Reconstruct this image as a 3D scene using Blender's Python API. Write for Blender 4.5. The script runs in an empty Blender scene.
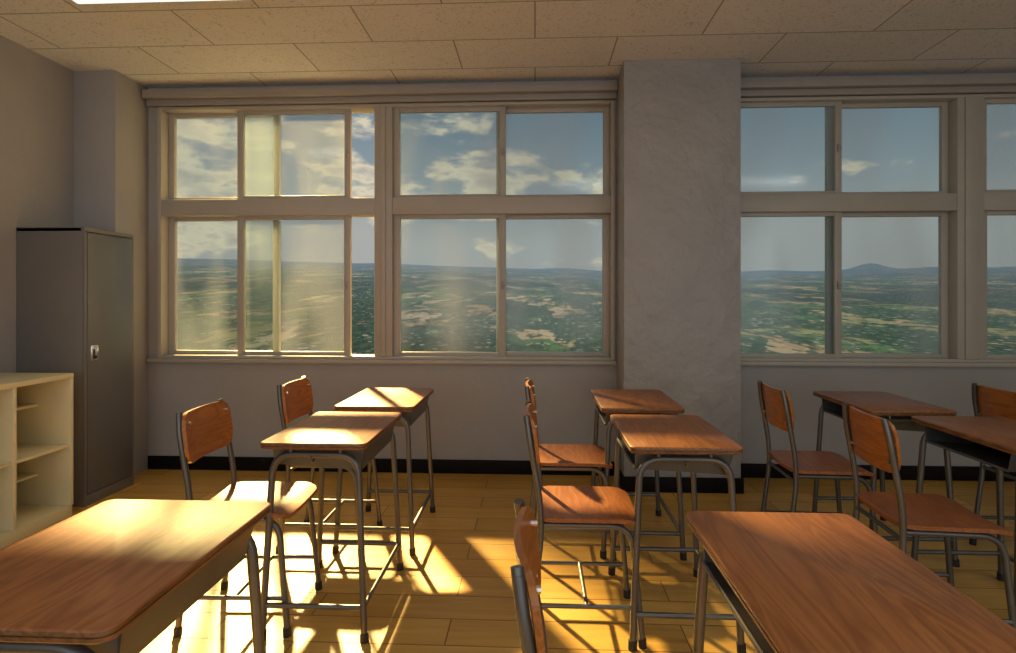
import bpy, bmesh, math, random
from mathutils import Vector, Matrix
random.seed(3)
S = bpy.context.scene
S.view_settings.view_transform = 'Standard'
S.view_settings.look = 'None'
EYE = 1.35
WY = 4.41      # window wall plane
CEIL = 3.01
LX = -3.37     # left wall
RX = 5.6
BY = -3.4

# ------------------------------------------------------------ materials
def mat(name):
    m = bpy.data.materials.new(name); m.use_nodes = True
    nt = m.node_tree; nt.nodes.clear()
    o = nt.nodes.new('ShaderNodeOutputMaterial')
    return m, nt, o
def N(nt, t, **kw):
    n = nt.nodes.new(t)
    for k, v in kw.items():
        if k in n.inputs.keys(): n.inputs[k].default_value = v
        else: setattr(n, k, v)
    return n
def L(nt, a, b): nt.links.new(a, b)
def ramp(nt, fac, stops):
    r = nt.nodes.new('ShaderNodeValToRGB')
    els = r.color_ramp.elements
    while len(els) < len(stops): els.new(0.5)
    for e, (p, c) in zip(els, stops):
        e.position = p
        e.color = (c[0], c[1], c[2], 1) if not isinstance(c, (int, float)) else (c, c, c, 1)
    L(nt, fac, r.inputs[0]); return r
def mixc(nt, fac, a, b, mode='MIX'):
    m = nt.nodes.new('ShaderNodeMix'); m.data_type = 'RGBA'; m.blend_type = mode
    for s, v in ((m.inputs[0], fac), (m.inputs[6], a), (m.inputs[7], b)):
        if hasattr(v, 'links'): L(nt, v, s)
        elif isinstance(v, (int, float)): s.default_value = v
        else: s.default_value = (v[0], v[1], v[2], 1)
    return m.outputs[2]
def math_(nt, op, a, b=None, c=None):
    m = nt.nodes.new('ShaderNodeMath'); m.operation = op
    for i, v in enumerate((a, b, c)):
        if v is None: continue
        if hasattr(v, 'links'): L(nt, v, m.inputs[i])
        else: m.inputs[i].default_value = v
    return m.outputs[0]
def coords(nt, scale=(1, 1, 1), rnd=False):
    tc = nt.nodes.new('ShaderNodeTexCoord')
    mp = nt.nodes.new('ShaderNodeMapping'); mp.inputs['Scale'].default_value = scale
    src = tc.outputs['Object']
    if rnd:
        oi = nt.nodes.new('ShaderNodeObjectInfo')
        va = nt.nodes.new('ShaderNodeVectorMath'); va.operation = 'ADD'
        ml = math_(nt, 'MULTIPLY', oi.outputs['Random'], 17.0)
        L(nt, src, va.inputs[0]); L(nt, ml, va.inputs[1]); src = va.outputs[0]
    L(nt, src, mp.inputs['Vector'])
    return mp.outputs[0]
def plain(name, col, rough=0.6, metal=0.0, var=0.06, nscale=6, bump=0.0, bscale=60, spec=0.5, bdist=0.01):
    m, nt, o = mat(name)
    p = N(nt, 'ShaderNodeBsdfPrincipled', Roughness=rough, Metallic=metal)
    p.inputs['Specular IOR Level'].default_value = spec
    v = coords(nt)
    n = N(nt, 'ShaderNodeTexNoise', Scale=nscale, Detail=4.0); L(nt, v, n.inputs['Vector'])
    c = ramp(nt, n.outputs['Fac'], [(0.3, tuple(x*(1-var) for x in col)), (0.7, tuple(min(1, x*(1+var)) for x in col))])
    L(nt, c.outputs[0], p.inputs['Base Color'])
    if bump:
        n2 = N(nt, 'ShaderNodeTexNoise', Scale=bscale, Detail=5.0); L(nt, v, n2.inputs['Vector'])
        b = N(nt, 'ShaderNodeBump', Strength=bump, Distance=bdist); L(nt, n2.outputs['Fac'], b.inputs['Height'])
        L(nt, b.outputs[0], p.inputs['Normal'])
    L(nt, p.outputs[0], o.inputs[0]); return m
def wood(name, dark, light, rough=0.35, axis='y', bump=0.05, sc=1.0):
    m, nt, o = mat(name)
    p = N(nt, 'ShaderNodeBsdfPrincipled', Roughness=rough)
    s = {'y': (9*sc, 1.0*sc, 9*sc), 'x': (1.0*sc, 9*sc, 9*sc), 'z': (9*sc, 9*sc, 1.0*sc)}[axis]
    v = coords(nt, s, rnd=True)
    n1 = N(nt, 'ShaderNodeTexNoise', Scale=1.3, Detail=3.0, Distortion=0.6); L(nt, v, n1.inputs['Vector'])
    w = math_(nt, 'FRACT', math_(nt, 'MULTIPLY', n1.outputs['Fac'], 9.0))
    w2 = math_(nt, 'ABSOLUTE', math_(nt, 'SUBTRACT', w, 0.5))
    n2 = N(nt, 'ShaderNodeTexNoise', Scale=12.0, Detail=6.0, Roughness=0.7); L(nt, v, n2.inputs['Vector'])
    f = math_(nt, 'ADD', math_(nt, 'MULTIPLY', w2, 0.7), math_(nt, 'MULTIPLY', n2.outputs['Fac'], 0.6))
    c = ramp(nt, f, [(0.2, dark), (0.85, light)])
    L(nt, c.outputs[0], p.inputs['Base Color'])
    b = N(nt, 'ShaderNodeBump', Strength=bump, Distance=0.004); L(nt, n2.outputs['Fac'], b.inputs['Height'])
    L(nt, b.outputs[0], p.inputs['Normal'])
    rr = ramp(nt, n2.outputs['Fac'], [(0.3, rough-0.06), (0.7, rough+0.08)])
    L(nt, rr.outputs[0], p.inputs['Roughness'])
    L(nt, p.outputs[0], o.inputs[0]); return m

M_wall = plain('wall_plaster', (0.375, 0.37, 0.365), 0.85, var=0.06, nscale=1.5, bump=0.3, bscale=22, spec=0.2)
M_pillar = plain('pillar_plaster', (0.375, 0.37, 0.36), 0.5, var=0.07, nscale=2.0, bump=1.0, bscale=6, spec=0.45, bdist=0.035)
M_base = plain('baseboard_dark', (0.008, 0.006, 0.005), 0.6, spec=0.15)
M_frame = plain('window_frame_paint', (0.43, 0.405, 0.35), 0.45, var=0.03)
M_rail = plain('window_rail_paint', (0.34, 0.32, 0.29), 0.5, var=0.03)
M_cab = plain('locker_steel', (0.20, 0.19, 0.18), 0.42, 0.2, var=0.05, nscale=3)
M_cabdoor = plain('locker_door_steel', (0.16, 0.168, 0.18), 0.38, 0.3, var=0.05, nscale=3)
M_cream = plain('shelf_cream_laminate', (0.76, 0.71, 0.47), 0.45, var=0.03)
M_metal = plain('tube_steel_grey', (0.15, 0.152, 0.15), 0.38, 0.7, var=0.08, nscale=9)
M_tray = plain('desk_tray_steel', (0.12, 0.13, 0.135), 0.40, 0.5, var=0.08, nscale=9)
M_rub = plain('rubber_black', (0.02, 0.02, 0.02), 0.6)
M_chrome = plain('handle_chrome', (0.75, 0.73, 0.70), 0.25, 0.9)
M_top = wood('desk_top_wood', (0.22, 0.072, 0.018), (0.45, 0.18, 0.050), 0.46, 'y')
M_edge = wood('desk_edge_plywood', (0.10, 0.045, 0.016), (0.28, 0.13, 0.045), 0.4, 'y')
M_seat = wood('chair_seat_wood', (0.24, 0.070, 0.020), (0.43, 0.16, 0.045), 0.42, 'y')
M_back = wood('chair_back_wood', (0.28, 0.09, 0.018), (0.54, 0.21, 0.045), 0.34, 'y')

# floor
M_floor, nt, o = mat('floor_wood_planks')
p = N(nt, 'ShaderNodeBsdfPrincipled', Roughness=0.33)
v = coords(nt)
br = N(nt, 'ShaderNodeTexBrick', Scale=1.0)
br.offset = 0.37; br.squash = 1.0
br.inputs['Color1'].default_value = (0, 0, 0, 1); br.inputs['Color2'].default_value = (1, 1, 1, 1)
br.inputs['Mortar'].default_value = (0.5, 0.5, 0.5, 1)
br.inputs['Mortar Size'].default_value = 0.003; br.inputs['Mortar Smooth'].default_value = 0.3
br.inputs['Brick Width'].default_value = 0.95; br.inputs['Row Height'].default_value = 0.185
L(nt, v, br.inputs['Vector'])
mp = N(nt, 'ShaderNodeMapping'); mp.inputs['Scale'].default_value = (1.0, 11, 1); L(nt, v, mp.inputs[0])
va = nt.nodes.new('ShaderNodeVectorMath'); va.operation = 'ADD'
sc = nt.nodes.new('ShaderNodeVectorMath'); sc.operation = 'SCALE'; sc.inputs['Scale'].default_value = 13
L(nt, br.outputs['Color'], sc.inputs[0]); L(nt, mp.outputs[0], va.inputs[0]); L(nt, sc.outputs[0], va.inputs[1])
ng = N(nt, 'ShaderNodeTexNoise', Scale=2.2, Detail=8.0, Roughness=0.65, Distortion=0.4); L(nt, va.outputs[0], ng.inputs['Vector'])
c1 = ramp(nt, ng.outputs['Fac'], [(0.3, (0.46, 0.255, 0.048)), (0.7, (0.72, 0.45, 0.10))])
c2 = mixc(nt, 0.4, c1.outputs[0], mixc(nt, br.outputs['Color'], (0.46, 0.255, 0.05), (0.80, 0.52, 0.14)))
c3 = mixc(nt, br.outputs['Fac'], c2, (0.20, 0.09, 0.018))
L(nt, c3, p.inputs['Base Color'])
nb = N(nt, 'ShaderNodeTexNoise', Scale=3.0, Detail=3.0); L(nt, v, nb.inputs['Vector'])
rr = ramp(nt, nb.outputs['Fac'], [(0.3, 0.30), (0.7, 0.46)]); L(nt, rr.outputs[0], p.inputs['Roughness'])
hh = math_(nt, 'SUBTRACT', math_(nt, 'MULTIPLY', ng.outputs['Fac'], 0.25), br.outputs['Fac'])
b = N(nt, 'ShaderNodeBump', Strength=0.4, Distance=0.005); L(nt, hh, b.inputs['Height']); L(nt, b.outputs[0], p.inputs['Normal'])
L(nt, p.outputs[0], o.inputs[0])

# ceiling
M_ceil, nt, o = mat('ceiling_acoustic_tiles')
p = N(nt, 'ShaderNodeBsdfPrincipled', Roughness=0.9)
v = coords(nt)
br = N(nt, 'ShaderNodeTexBrick', Scale=1.0); br.offset = 0.5
br.inputs['Color1'].default_value = (0.72, 0.745, 0.77, 1); br.inputs['Color2'].default_value = (0.78, 0.80, 0.82, 1)
br.inputs['Mortar'].default_value = (0.32, 0.32, 0.33, 1)
br.inputs['Mortar Size'].default_value = 0.005; br.inputs['Brick Width'].default_value = 1.05; br.inputs['Row Height'].default_value = 0.46
L(nt, v, br.inputs['Vector'])
vo = N(nt, 'ShaderNodeTexNoise', Scale=30.0, Detail=2.0, Distortion=2.5); L(nt, v, vo.inputs['Vector'])
pit = ramp(nt, vo.outputs['Fac'], [(0.58, 0.0), (0.65, 1.0)])
c = mixc(nt, math_(nt, 'MULTIPLY', pit.outputs[0], 0.40), br.outputs['Color'], (0.27, 0.27, 0.27))
L(nt, c, p.inputs['Base Color'])
hh = math_(nt, 'ADD', math_(nt, 'MULTIPLY', pit.outputs[0], -0.5), math_(nt, 'MULTIPLY', br.outputs['Fac'], -1.0))
b = N(nt, 'ShaderNodeBump', Strength=0.5, Distance=0.005); L(nt, hh, b.inputs['Height']); L(nt, b.outputs[0], p.inputs['Normal'])
L(nt, p.outputs[0], o.inputs[0])

# glass
M_glass, nt, o = mat('window_glass')
tr = N(nt, 'ShaderNodeBsdfTransparent'); tr.inputs[0].default_value = (0.84, 0.89, 0.89, 1)
gl = N(nt, 'ShaderNodeBsdfGlossy', Roughness=0.10)
fr = N(nt, 'ShaderNodeFresnel', IOR=1.45)
fr2 = math_(nt, 'MULTIPLY', fr.outputs[0], 0.8)
mx = N(nt, 'ShaderNodeMixShader'); L(nt, fr2, mx.inputs[0]); L(nt, tr.outputs[0], mx.inputs[1]); L(nt, gl.outputs[0], mx.inputs[2])
v = coords(nt, (2.2, 1, 0.7))
n = N(nt, 'ShaderNodeTexNoise', Scale=1.3, Detail=1.5); L(nt, v, n.inputs['Vector'])
dr = ramp(nt, n.outputs['Fac'], [(0.38, 0.02), (0.75, 0.26)])
df = N(nt, 'ShaderNodeBsdfDiffuse'); df.inputs[0].default_value = (0.78, 0.84, 0.90, 1)
mx2 = N(nt, 'ShaderNodeMixShader'); L(nt, dr.outputs[0], mx2.inputs[0]); L(nt, mx.outputs[0], mx2.inputs[1]); L(nt, df.outputs[0], mx2.inputs[2])
L(nt, mx2.outputs[0], o.inputs[0])

def emis(name, col, st):
    m, nt, o = mat(name); e = N(nt, 'ShaderNodeEmission'); e.inputs[0].default_value = (*col, 1); e.inputs[1].default_value = st
    L(nt, e.outputs[0], o.inputs[0]); return m
M_tube = emis('fluorescent_diffuser', (1.0, 0.97, 0.88), 1.1)

# ------------------------------------------------------------ mesh helpers
class B:
    def __init__(s): s.bm = bmesh.new(); s.mats = []
    def mi(s, m):
        if m not in s.mats: s.mats.append(m)
        return s.mats.index(m)
    def face(s, vs, m, smooth=False):
        try: f = s.bm.faces.new(vs)
        except ValueError: return
        f.material_index = s.mi(m); f.smooth = smooth
    def box(s, x0, x1, y0, y1, z0, z1, m, bev=0.0):
        r = bmesh.ops.create_cube(s.bm, size=1.0)
        vs = r['verts']
        for v in vs:
            v.co = Vector(((x0+x1)/2+v.co.x*(x1-x0), (y0+y1)/2+v.co.y*(y1-y0), (z0+z1)/2+v.co.z*(z1-z0)))
        fs = set(f for v in vs for f in v.link_faces)
        for f in fs: f.material_index = s.mi(m)
        if bev:
            es = list(set(e for f in fs for e in f.edges))
            rr = bmesh.ops.bevel(s.bm, geom=es, offset=bev, segments=2, affect='EDGES', profile=0.5)
            for f in rr['faces']: f.material_index = s.mi(m)
    def tube(s, pts, r, m, fil=0.05, seg=12, cap=True):
        pts = [Vector(p) for p in pts]
        path = [pts[0]]
        for i in range(1, len(pts)-1):
            a, b_, c = pts[i-1], pts[i], pts[i+1]
            d1 = (a-b_).normalized(); d2 = (c-b_).normalized()
            ang = d1.angle(d2)
            if ang > math.radians(176): path.append(b_); continue
            t = min(fil, (a-b_).length*0.45, (c-b_).length*0.45)
            p0 = b_+d1*t; p2 = b_+d2*t
            for k in range(9):
                u = k/8
                path.append(p0*(1-u)**2 + b_*2*u*(1-u)*1.0 + p2*u*u)
        path.append(pts[-1])
        rings = []; prev = None
        for i, p in enumerate(path):
            if i == 0: d = path[1]-path[0]
            elif i == len(path)-1: d = path[-1]-path[-2]
            else: d = (path[i+1]-p).normalized()+(p-path[i-1]).normalized()
            d.normalize()
            if prev is None:
                up = Vector((0, 0, 1)) if abs(d.z) < 0.9 else Vector((0, 1, 0))
                n = d.cross(up).normalized()
            else:
                n = (prev - d*prev.dot(d)).normalized()
            prev = n; bn = d.cross(n)
            rings.append([s.bm.verts.new(p+(n*math.cos(2*math.pi*k/seg)+bn*math.sin(2*math.pi*k/seg))*r) for k in range(seg)])
        for a, b_ in zip(rings, rings[1:]):
            for k in range(seg):
                s.face([a[k], a[(k+1) % seg], b_[(k+1) % seg], b_[k]], m, True)
        if cap:
            s.face(rings[0][::-1], m); s.face(rings[-1], m)
    def plate(s, cx, cy, sx, sy, z0, z1, rad, bev, mtop, medge):
        def outline(ins, z):
            vs = []
            for q, (qx, qy) in enumerate(((1, 1), (-1, 1), (-1, -1), (1, -1))):
                ccx = cx+qx*(sx/2-rad); ccy = cy+qy*(sy/2-rad)
                for k in range(7):
                    a = math.pi/2*(q+k/6)
                    vs.append(s.bm.verts.new((ccx+math.cos(a)*(rad-ins), ccy+math.sin(a)*(rad-ins), z)))
            return vs
        h = z1-z0
        lv = [outline(bev, z0), outline(0, z0+bev), outline(0, z0+h*0.42), outline(bev*0.7, z0+h*0.46), outline(bev*0.7, z0+h*0.52), outline(0, z0+h*0.56), outline(0, z1-bev), outline(bev*0.35, z1-bev*0.35), outline(bev, z1)]
        n = len(lv[0])
        for j, (a, b_) in enumerate(zip(lv, lv[1:])):
            for k in range(n): s.face([a[k], a[(k+1) % n], b_[(k+1) % n], b_[k]], mtop if j >= 6 else medge, True)
        s.face(lv[0][::-1], medge); s.face(lv[-1], mtop)
    def slab(s, fn, hw, hh, rad, th, m, nu=16, nv=10):
        us = []
        for i in range(nu+1):
            t = -1+2*i/nu
            us.append(hw*math.sin(t*math.pi/2)*0.5+hw*t*0.5)
        F, K = [], []
        for a in us:
            dx = abs(a)-(hw-rad)
            lim = hh if dx <= 0 else hh-rad+math.sqrt(max(0, rad*rad-dx*dx))
            fr_, bk = [], []
            for j in range(nv+1):
                b_ = (-1+2*j/nv)*lim
                p_, n_ = fn(a, b_); p_ = Vector(p_); n_ = Vector(n_).normalized()
                fr_.append(s.bm.verts.new(p_+n_*th/2)); bk.append(s.bm.verts.new(p_-n_*th/2))
            F.append(fr_); K.append(bk)
        for i in range(nu):
            for j in range(nv):
                s.face([F[i][j], F[i+1][j], F[i+1][j+1], F[i][j+1]], m, True)
                s.face([K[i][j], K[i][j+1], K[i+1][j+1], K[i+1][j]], m, True)
            s.face([F[i][0], K[i][0], K[i+1][0], F[i+1][0]], m, True)
            s.face([F[i][nv], F[i+1][nv], K[i+1][nv], K[i][nv]], m, True)
        for j in range(nv):
            s.face([F[0][j], F[0][j+1], K[0][j+1], K[0][j]], m, True)
            s.face([F[nu][j], K[nu][j], K[nu][j+1], F[nu][j+1]], m, True)
    def mesh(s, name, sharp=40):
        bmesh.ops.recalc_face_normals(s.bm, faces=s.bm.faces)
        me = bpy.data.meshes.new(name); s.bm.to_mesh(me); s.bm.free()
        for m in s.mats: me.materials.append(m)
        me.set_sharp_from_angle(angle=math.radians(sharp))
        return me
    def obj(s, name, loc=(0, 0, 0), rz=0, parent=None):
        return place(s.mesh(name), name, loc, rz, parent)
def place(me, name, loc, rz=0, parent=None):
    ob = bpy.data.objects.new(name, me); S.collection.objects.link(ob)
    ob.location = loc; ob.rotation_euler = (0, 0, math.radians(rz))
    if parent: ob.parent = parent
    return ob

# ------------------------------------------------------------ room shell
b = B(); b.box(LX-0.2, RX, BY, WY+0.2, -0.1, 0, M_floor); b.obj('floor')
b = B(); b.box(LX-0.2, RX, BY, WY+0.2, CEIL, CEIL+0.1, M_ceil); b.obj('ceiling')
b = B(); b.box(LX-0.15, LX, BY, WY+0.2, 0, CEIL, M_wall); b.obj('wall_left')
b = B(); b.box(RX-0.15, RX, BY, WY, 0, CEIL, M_wall); b.obj('wall_right')
ZS, ZT = 0.89, 2.85
b = B()
b.box(LX, RX-0.15, WY, WY+0.2, 0, ZS-0.02, M_wall)
b.box(LX, RX-0.15, WY, WY+0.2, ZT, CEIL, M_wall)
b.box(LX, -2.95, WY, WY+0.2, ZS-0.02, ZT, M_wall)
b.box(0.605, 1.43, WY, WY+0.2, ZS-0.02, ZT, M_wall)
b.box(4.99, RX-0.15, WY, WY+0.2, ZS-0.02, ZT, M_wall)
b.obj('wall_window_side')
PF = 4.05
b = B(); b.box(0.62, 1.424, PF, WY, 0, CEIL, M_pillar, 0.006); b.obj('wall_pillar')
b = B(); b.box(LX, -3.052, PF, WY, 0, CEIL, M_wall, 0.004); b.obj('wall_corner_pillar')
bh = 0.105
b = B(); b.box(-3.052, 0.62, WY-0.015, WY, 0, bh, M_base, 0.003); b.box(1.424, RX-0.15, WY-0.015, WY, 0, bh, M_base, 0.003); b.obj('baseboard_window_side')
b = B(); b.box(0.605, 1.439, PF-0.015, PF, 0, bh, M_base, 0.003); b.box(0.605, 0.62, PF, WY-0.015, 0, bh, M_base, 0.003); b.box(1.424, 1.439, PF, WY-0.015, 0, bh, M_base, 0.003); b.obj('baseboard_pillar')
b = B(); b.box(LX, LX+0.015, BY, 3.57, 0, bh, M_base, 0.003); b.obj('baseboard_left')
for i, (x0, x1) in enumerate(((-3.04, 0.615), (1.43, RX-0.16))):
    b = B()
    b.box(x0, x1, WY-0.10, WY, 2.90, 2.965, M_rail, 0.004)
    b.box(x0, x1, WY-0.05, WY, 2.855, 2.90, M_rail, 0.004)
    b.obj('trim_%d' % (i+1))
    b = B(); b.box(x0 if i == 0 else 1.43, x1, WY-0.045, WY+0.02, ZS-0.045, ZS-0.015, M_frame, 0.005)
    b.obj('trim_%d' % (i+3))

# ------------------------------------------------------------ windows
def sash(bf, bg, x0, x1, z0, z1, y, st=0.048, rl=0.036, latch=None):
    t = 0.018
    bf.box(x0, x0+st, y-t, y+t, z0, z1, M_frame, 0.003)
    bf.box(x1-st, x1, y-t, y+t, z0, z1, M_frame, 0.003)
    bf.box(x0+st, x1-st, y-t, y+t, z0, z0+rl, M_frame, 0.003)
    bf.box(x0+st, x1-st, y-t, y+t, z1-rl, z1, M_frame, 0.003)
    bg.box(x0+st-0.005, x1-st+0.005, y-0.002, y+0.002, z0+rl-0.005, z1-rl+0.005, M_glass)
    if latch:
        bf.box(latch-0.010, latch+0.010, y-t-0.012, y-t, (z0+z1)/2-0.03, (z0+z1)/2+0.03, M_rail, 0.004)
        bf.box(latch-0.016, latch+0.016, y-t-0.022, y-t-0.010, (z0+z1)/2-0.007, (z0+z1)/2+0.007, M_rail, 0.003)
def window(name, bays, posts):
    e = bpy.data.objects.new(name, None); S.collection.objects.link(e)
    bf, bg = B(), B()
    X0 = bays[0][0]; X1 = bays[-1][1]
    y0, y1 = WY-0.025, WY+0.13
    bf.box(X0-0.035, X0, y0, y1, ZS-0.015, ZT, M_frame, 0.004)
    bf.box(X1, X1+0.03, y0, y1, ZS-0.015, ZT, M_frame, 0.004)
    bf.box(X0, X1, y0, y1, ZT-0.025, ZT, M_frame, 0.004)
    bf.box(X0, X1, y0, y1, ZS-0.015, ZS+0.01, M_frame, 0.004)
    for (px0, px1) in posts:
        bf.box(px0, px1, y0, y1, ZS+0.01, ZT-0.025, M_frame, 0.004)
        bf.box(px0+0.05, px1-0.05, y0-0.012, y0, ZS+0.01, ZT-0.025, M_frame, 0.004)
    for (bx0, bx1, sashes) in bays:
        bf.box(bx0, bx1, y0+0.004, y1, 1.995, 2.125, M_frame, 0.005)
        for (s0, s1, pl) in sashes:
            yy = WY+0.035 if pl == 0 else WY+0.085
            lt = s1-0.024 if pl == 0 else None
            sash(bf, bg, s0, s1, 2.118, ZT-0.02, yy, latch=lt)
            sash(bf, bg, s0, s1, ZS+0.004, 2.002, yy, st=0.052, latch=lt)
    bf.obj('frame', parent=e); bg.obj('glass_panes', parent=e)
window('window_1', [(-2.935, -1.24, [(-2.935, -2.03, 1), (-2.345, -1.44, 0)]),
                    (-1.10, 0.575, [(-1.10, -0.225, 0), (-0.302, 0.575, 1)])], [(-1.24, -1.10)])
window('window_2', [(1.46, 3.108, [(1.46, 2.30, 0), (2.215, 3.108, 1)]),
                    (3.30, 4.96, [(3.30, 4.17, 0), (4.09, 4.96, 1)])], [(3.108, 3.30)])

# ------------------------------------------------------------ desk & chair
def desk_mesh():
    b = B(); W, D, H = 0.43, 0.63, 0.78
    b.plate(0, 0, W, D, H-0.026, H, 0.028, 0.004, M_top, M_edge)
    r = 0.0135
    for sy in (-1, 1):
        b.tube([(-0.205, sy*0.300, 0.02), (-0.172, sy*0.272, H-0.055), (0.172, sy*0.272, H-0.055), (0.205, sy*0.300, 0.02)], r, M_metal, fil=0.085)
        for sx in (-1, 1):
            b.tube([(sx*0.206, sy*0.3007, 0.0), (sx*0.2045, sy*0.2995, 0.035)], 0.0175, M_rub)
            b.tube([(sx*0.10, sy*0.272, H-0.055), (sx*0.10, sy*0.272, H-0.024)], 0.009, M_metal, seg=8)
        b.tube([(-0.2, sy*0.294, 0.13), (0.2, sy*0.294, 0.13)], 0.0105, M_metal)
    b.tube([(0.199, -0.294, 0.13), (0.199, 0.294, 0.13)], 0.0105, M_metal)
    z1, z0 = H-0.027, H-0.125
    th = 0.004
    box6 = ((0, 1, 2, 3), (7, 6, 5, 4), (0, 4, 5, 1), (1, 5, 6, 2), (2, 6, 7, 3), (3, 7, 4, 0))
    for sy in (-1, 1):
        vs = []
        for off in (0, th):
            vs += [b.bm.verts.new(p) for p in ((-0.185, sy*(0.250-off), z1), (0.195, sy*(0.250-off), z1), (0.175, sy*(0.235-off), z0), (-0.185, sy*(0.235-off), z0+0.02))]
        for idx in box6: b.face([vs[i] for i in idx], M_tray)
    vs = [b.bm.verts.new(p) for p in ((-0.185, -0.235, z0+0.02), (0.175, -0.235, z0), (0.175, 0.235, z0), (-0.185, 0.235, z0+0.02),
                                      (-0.185, -0.235, z0+0.024), (0.175, -0.235, z0+0.004), (0.175, 0.235, z0+0.004), (-0.185, 0.235, z0+0.024))]
    for idx in box6: b.face([vs[i] for i in idx], M_tray)
    vs = [b.bm.verts.new(p) for p in ((0.175, -0.235, z0), (0.175, 0.235, z0), (0.195, 0.250, z1), (0.195, -0.250, z1),
                                      (0.171, -0.235, z0), (0.171, 0.235, z0), (0.191, 0.250, z1), (0.191, -0.250, z1))]
    for idx in box6: b.face([vs[i] for i in idx], M_tray)
    b.tube([(-0.186, -0.235, z0+0.022), (-0.186, 0.235, z0+0.022)], 0.006, M_tray, seg=8)
    b.tube([(0.0, -0.286, H-0.07), (0.0, -0.315, H-0.075), (0.0, -0.318, H-0.05)], 0.004, M_metal, fil=0.01, seg=8)
    return b.mesh('school_desk')
def chair_mesh():
    b = B(); SH = 0.485
    r = 0.012
    for sy in (-1, 1):
        b.tube([(-0.225, sy*0.185, 0.02), (-0.175, sy*0.180, 0.42), (-0.180, sy*0.180, 0.56), (-0.222, sy*0.178, 0.80), (-0.232, sy*0.165, 0.872)], r, M_metal, fil=0.09)
        b.tube([(0.215, sy*0.185, 0.02), (0.175, sy*0.170, SH-0.024), (-0.172, sy*0.170, SH-0.024)], r, M_metal, fil=0.085)
        b.tube([(0.205, sy*0.182, 0.15), (-0.209, sy*0.182, 0.15)], 0.009, M_metal)
        for x in (0.2155, -0.2255):
            b.tube([(x, sy*0.1852, 0), (x*0.99, sy*0.1848, 0.035)], 0.016, M_rub)
        b.tube([(-0.232, sy*0.164, 0.868), (-0.234, sy*0.160, 0.885)], 0.012, M_metal)
        for z in (0.72, 0.84):
            b.tube([(-0.216, sy*0.150, z), (-0.192, sy*0.150, z)], 0.007, M_chrome, seg=8)
    b.tube([(0.0, -0.182, 0.15), (0.0, 0.182, 0.15)], 0.009, M_metal)
    b.tube([(0.13, -0.170, SH-0.026), (0.13, 0.170, SH-0.026)], 0.009, M_metal)
    b.tube([(-0.12, -0.170, SH-0.026), (-0.12, 0.170, SH-0.026)], 0.009, M_metal)
    b.tube([(-0.176, -0.180, 0.43), (-0.176, 0.180, 0.43)], 0.009, M_metal)
    def seat(a, c):
        z = SH + 0.010*(abs(a)/0.19)**2 - 0.008
        if c > 0.12: z -= 0.016*((c-0.12)/0.08)**2
        return (0.015+c, a, z), (0, 0, 1)
    b.slab(seat, 0.195, 0.200, 0.045, 0.016, M_seat)
    def back(a, c):
        z = 0.778+c
        x = -0.228 - 0.12*c + 0.030*(abs(a)/0.19)**2 + 0.004
        return (x, a, z), (1, -2*0.030*a/0.036, 0.12)
    b.slab(back, 0.185, 0.103, 0.055, 0.014, M_back)
    return b.mesh('school_chair')
DM, CM = desk_mesh(), chair_mesh()
desks = [(-0.97, 1.265, 0, 1.12), (-0.875, 2.53, 0, 1), (-0.85, 3.30, 0, 1), (0.615, 1.25, 0, 1), (0.58, 2.53, 0, 1), (0.56, 3.31, 0, 1), (1.91, 3.30, 0, 1), (2.025, 2.56, 0, 1), (3.25, 3.30, 0, 1)]
for x, y, r_, sx in desks:
    ob = place(DM, 'school_desk', (x, y, 0), r_); ob.scale.x = sx
chairs = [(-1.21, 2.43, 2), (-1.13, 3.17, 0), (0.20, 2.43, 0), (0.19, 3.18, 0), (0.20, 1.16, 1), (1.48, 3.10, -2), (1.58, 2.41, -4), (2.62, 3.08, 0)]
for x, y, r_ in chairs: place(CM, 'school_chair', (x, y, 0), r_)

# ------------------------------------------------------------ steel locker
b = B(); x0, x1, y0, y1, H = LX+0.002, -2.90, 3.58, 4.035, 1.81
b.box(x0, x1-0.022, y0, y1, 0.0, H, M_cab, 0.006)
b.box(x0, x1-0.004, y0, y1, H-0.03, H, M_cab, 0.004)
b.box(x1-0.022, x1-0.004, y0, y0+0.018, 0, H-0.03, M_cab, 0.002)
b.box(x1-0.022, x1-0.004, y1-0.018, y1, 0, H-0.03, M_cab, 0.002)
b.box(x1-0.022, x1-0.004, y0+0.018, y1-0.018, 0, 0.07, M_cab, 0.002)
b.box(x1-0.021, x1, y0+0.022, y1-0.022, 0.075, H-0.035, M_cabdoor, 0.004)
b.box(x1-0.002, x1+0.006, y0+0.045, y0+0.105, 0.94, 1.04, M_chrome, 0.004)
b.box(x1+0.004, x1+0.010, y0+0.058, y0+0.092, 0.952, 1.015, M_rub, 0.002)
b.box(x1+0.006, x1+0.026, y0+0.066, y0+0.084, 0.97, 1.03, M_chrome, 0.004)
b.obj('steel_locker')

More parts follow.
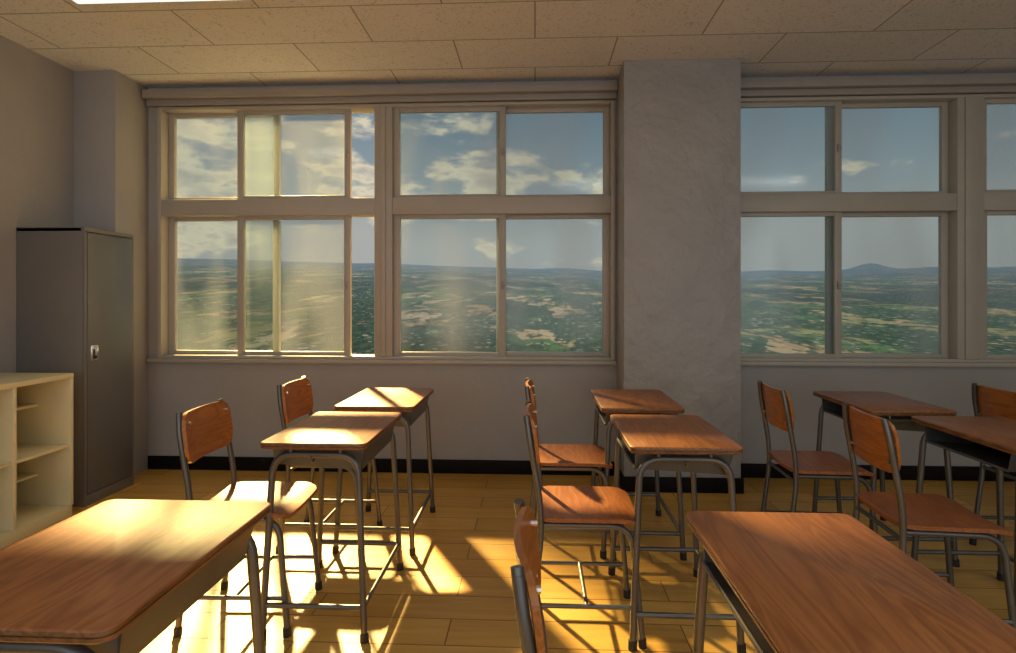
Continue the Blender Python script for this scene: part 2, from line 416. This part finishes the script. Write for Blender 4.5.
# ------------------------------------------------------------ cream cubby shelf
b = B(); x0, x1, y0, y1, H = LX+0.016, -2.86, 1.46, 3.44, 0.885; t = 0.022
b.box(x0, x1, y0, y1, H-0.03, H, M_cream, 0.003)
b.box(x0, x1-0.01, y0, y1, 0, 0.07, M_cream, 0.002)
b.box(x0, x0+0.012, y0, y1, 0.07, H-0.03, M_cream)
n = 5
for i in range(n+1):
    yy = y0+(y1-y0-t)*i/n
    b.box(x0+0.012, x1-0.002, yy, yy+t, 0.07, H-0.03, M_cream, 0.002)
for i in range(n):
    a = y0+(y1-y0-t)*i/n+t; c = y0+(y1-y0-t)*(i+1)/n
    b.box(x0+0.012, x1-0.012, a, c, 0.43, 0.448, M_cream, 0.002)
    b.box(x0+0.012, x0+0.28, a, c, 0.68, 0.696, M_cream, 0.002)
    b.box(x0+0.012, x0+0.28, a, c, 0.25, 0.266, M_cream, 0.002)
b.obj('cubby_shelf')

# ------------------------------------------------------------ ceiling fluorescent fixtures
def fixture(x0, x1, y0, y1, power):
    e = bpy.data.objects.new('fluorescent_ceiling_light', None); S.collection.objects.link(e)
    b = B()
    b.box(x0, x1, y0, y1, CEIL-0.07, CEIL, M_frame, 0.01)
    b.box(x0+0.03, x1-0.03, y0+0.03, y1-0.03, CEIL-0.10, CEIL-0.07, M_tube, 0.01)
    b.obj('housing', parent=e)
    l = bpy.data.lights.new('tube_lamp', 'AREA'); l.shape = 'RECTANGLE'; l.size = x1-x0-0.06; l.size_y = y1-y0-0.06
    l.energy = power; l.color = (1.0, 0.94, 0.86)
    lo = bpy.data.objects.new('tube_lamp', l); S.collection.objects.link(lo); lo.parent = e
    lo.location = ((x0+x1)/2, (y0+y1)/2, CEIL-0.105)
fixture(-2.46, -1.48, 2.68, 2.98, 2)
fixture(0.3, 1.3, 0.9, 1.2, 6)  # this and the next two are unseen fixtures, added for fill light
fixture(2.6, 3.6, 0.9, 1.2, 7)
fixture(-2.42, -1.45, 0.0, 0.3, 5)

# ------------------------------------------------------------ exterior terrain
M_ter, nt, o = mat('countryside')
geo = N(nt, 'ShaderNodeNewGeometry')
def pm(s):
    mp = N(nt, 'ShaderNodeMapping'); mp.inputs['Scale'].default_value = s; L(nt, geo.outputs['Position'], mp.inputs[0]); return mp.outputs[0]
P0 = pm((0.001, 0.001, 0.0))
ln = nt.nodes.new('ShaderNodeVectorMath'); ln.operation = 'LENGTH'; L(nt, P0, ln.inputs[0]); dist = ln.outputs['Value']
PF_ = pm((0.001, 0.0004, 0.0))
vor = N(nt, 'ShaderNodeTexVoronoi', Scale=15.0, Randomness=1.0)
nd = N(nt, 'ShaderNodeTexNoise', Scale=3.0, Detail=2.0); L(nt, P0, nd.inputs['Vector'])
wv = nt.nodes.new('ShaderNodeVectorMath'); wv.operation = 'MULTIPLY_ADD'
L(nt, nd.outputs['Color'], wv.inputs[0]); wv.inputs[1].default_value = (0.2, 0.2, 0); L(nt, PF_, wv.inputs[2])
L(nt, wv.outputs[0], vor.inputs['Vector'])
sc_ = N(nt, 'ShaderNodeSeparateColor'); L(nt, vor.outputs['Color'], sc_.inputs[0])
fieldc = ramp(nt, sc_.outputs[0], [(0.0, (0.46, 0.28, 0.12)), (0.22, (0.56, 0.37, 0.18)), (0.38, (0.12, 0.19, 0.05)), (0.58, (0.34, 0.28, 0.10)), (0.72, (0.09, 0.15, 0.05)), (0.92, (0.60, 0.40, 0.22))])
fieldc.color_ramp.interpolation = 'CONSTANT'
nf = N(nt, 'ShaderNodeTexNoise', Scale=5.5, Detail=8.0, Roughness=0.66); L(nt, PF_, nf.inputs['Vector'])
ff = ramp(nt, nf.outputs['Fac'], [(0.505, 0.0), (0.515, 1.0)])
nfo = N(nt, 'ShaderNodeTexNoise', Scale=80.0, Detail=6.0, Roughness=0.85); L(nt, PF_, nfo.inputs['Vector'])
forest = ramp(nt, nfo.outputs['Fac'], [(0.36, (0.010, 0.030, 0.012)), (0.50, (0.038, 0.072, 0.026)), (0.64, (0.13, 0.16, 0.06))])
nl = N(nt, 'ShaderNodeTexNoise', Scale=32.0, Detail=6.0, Roughness=0.75); L(nt, PF_, nl.inputs['Vector'])
hedge = ramp(nt, nl.outputs['Fac'], [(0.51, 0.0), (0.53, 1.0)])
fm = math_(nt, 'MULTIPLY', ff.outputs[0], math_(nt, 'SUBTRACT', 1.0, math_(nt, 'MULTIPLY', hedge.outputs[0], 0.95)))
nh = N(nt, 'ShaderNodeTexVoronoi', Scale=95.0, Randomness=1.0); L(nt, PF_, nh.inputs['Vector'])
nt_ = N(nt, 'ShaderNodeTexNoise', Scale=3.3, Detail=3.0); L(nt, pm((0.001, 0.001, 1.0)), nt_.inputs['Vector'])
town = ramp(nt, nt_.outputs['Fac'], [(0.50, 0.0), (0.56, 1.0)])
hs = ramp(nt, nh.outputs['Distance'], [(0.24, 1.0), (0.30, 0.0)])
c = mixc(nt, fm, forest.outputs[0], fieldc.outputs[0])
c = mixc(nt, math_(nt, 'MULTIPLY', math_(nt, 'MULTIPLY', hs.outputs[0], town.outputs[0]), 0.8), c, (0.70, 0.56, 0.46))
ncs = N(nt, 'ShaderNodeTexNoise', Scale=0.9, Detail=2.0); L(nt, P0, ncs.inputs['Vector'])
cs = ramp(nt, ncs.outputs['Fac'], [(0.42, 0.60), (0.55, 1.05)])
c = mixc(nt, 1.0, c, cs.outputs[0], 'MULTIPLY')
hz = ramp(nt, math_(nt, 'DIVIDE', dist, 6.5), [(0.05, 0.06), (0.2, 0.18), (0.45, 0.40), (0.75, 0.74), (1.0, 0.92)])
c = mixc(nt, hz.outputs[0], c, (0.145, 0.205, 0.26))  # aerial haze painted into the land colour by distance
em = N(nt, 'ShaderNodeEmission'); L(nt, c, em.inputs[0]); em.inputs[1].default_value = 1.15  # land glows by itself; its daylight is baked into the emission colour
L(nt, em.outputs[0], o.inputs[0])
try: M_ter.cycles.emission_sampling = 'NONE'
except Exception: pass
from mathutils import noise
bm = bmesh.new(); rows = []
NR, NA = 90, 300
for i in range(NR+1):
    t = i/NR; r = 60*(6500/60)**t
    row = []
    for j in range(NA+1):
        azd = -75+150*j/NA
        az = math.radians(azd)
        x, y = r*math.sin(az), r*math.cos(az)
        slope = 0.078 - 0.019*(1/(1+math.exp(-azd/7)))
        z = -111+slope*r
        k = min(1, r/3500)
        z += k*k*10*noise.noise(Vector((x*0.0011, y*0.0011, 3)))
        if i > NR-4:
            z += (10*max(0, noise.noise(Vector((azd*0.16, 7, 1)))) + 20*math.exp(-((azd-29.5)/1.3)**2))*(i-NR+4)
        if i == NR: z -= 400
        row.append(bm.verts.new((x, y, z)))
    rows.append(row)
for a, c_ in zip(rows, rows[1:]):
    for j in range(NA): bm.faces.new([a[j], a[j+1], c_[j+1], c_[j]]).smooth = True
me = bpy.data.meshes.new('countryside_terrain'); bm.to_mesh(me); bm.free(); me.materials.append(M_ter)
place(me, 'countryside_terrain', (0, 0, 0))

# ------------------------------------------------------------ sky
W = bpy.data.worlds.new('sky'); S.world = W; W.use_nodes = True; nt = W.node_tree; nt.nodes.clear()
o = nt.nodes.new('ShaderNodeOutputWorld'); bg = nt.nodes.new('ShaderNodeBackground'); L(nt, bg.outputs[0], o.inputs[0])
tc = nt.nodes.new('ShaderNodeTexCoord')
sp = N(nt, 'ShaderNodeSeparateXYZ'); L(nt, tc.outputs['Generated'], sp.inputs[0])
base = ramp(nt, sp.outputs[2], [(0.0, (0.38, 0.39, 0.38)), (0.11, (0.40, 0.41, 0.39)), (0.20, (0.27, 0.33, 0.36)), (0.33, (0.145, 0.22, 0.28)), (1.0, (0.10, 0.17, 0.25))])
mp = N(nt, 'ShaderNodeMapping'); mp.inputs['Scale'].default_value = (7.5, 7.5, 19); mp.inputs['Location'].default_value = (1.4, 6.2, 2.6)
L(nt, tc.outputs['Generated'], mp.inputs[0])
cn = N(nt, 'ShaderNodeTexNoise', Scale=1.0, Detail=10.0, Roughness=0.58); L(nt, mp.outputs[0], cn.inputs['Vector'])
bias = math_(nt, 'MULTIPLY', sp.outputs[0], -0.16)
up = math_(nt, 'MULTIPLY', math_(nt, 'ABSOLUTE', math_(nt, 'SUBTRACT', sp.outputs[2], 0.19)), -0.8)
cf = math_(nt, 'ADD', math_(nt, 'ADD', cn.outputs['Fac'], bias), up)
cl = ramp(nt, cf, [(0.48, 0.0), (0.56, 0.88)])
cc = ramp(nt, cf, [(0.50, (0.50, 0.47, 0.40)), (0.58, (0.76, 0.67, 0.48)), (0.68, (0.46, 0.43, 0.37))])
col = mixc(nt, cl.outputs[0], base.outputs[0], cc.outputs[0])
L(nt, col, bg.inputs[0]); bg.inputs[1].default_value = 1.0

# ------------------------------------------------------------ lamps
el, az = math.radians(32.7), math.radians(-25)
d = Vector((math.sin(az)*math.cos(el), math.cos(az)*math.cos(el), math.sin(el)))
tgt = Vector((-1.1, 2.35, 0.3))
l = bpy.data.lights.new('sun_beam', 'SPOT'); l.energy = 210000; l.color = (1.0, 0.61, 0.23)
l.spot_size = math.radians(12); l.spot_blend = 1.0; l.shadow_soft_size = 0.32
lo = bpy.data.objects.new('sun_beam', l); S.collection.objects.link(lo)
lo.location = tgt+d*20; lo.rotation_euler = d.to_track_quat('Z', 'Y').to_euler()
l = bpy.data.lights.new('added_fill_area', 'AREA'); l.shape = 'RECTANGLE'; l.size = 8; l.size_y = 2.2; l.energy = 60; l.color = (0.94, 0.96, 1.0)  # unseen area lamp added behind the camera as soft room fill
lo = bpy.data.objects.new('added_fill_area', l); S.collection.objects.link(lo)
lo.location = (1.0, BY+0.1, 1.6); lo.rotation_euler = (math.radians(106), 0, 0)

# ------------------------------------------------------------ camera
cam = bpy.data.cameras.new('camera'); co = bpy.data.objects.new('camera', cam); S.collection.objects.link(co)
cam.sensor_fit = 'HORIZONTAL'; cam.sensor_width = 36; cam.lens = 575/1016*36
cam.shift_y = -28.5/1016; cam.clip_end = 20000; cam.clip_start = 0.05
co.location = (0, 0, EYE); co.rotation_euler = (math.radians(90), 0, math.radians(2.69))
S.camera = co
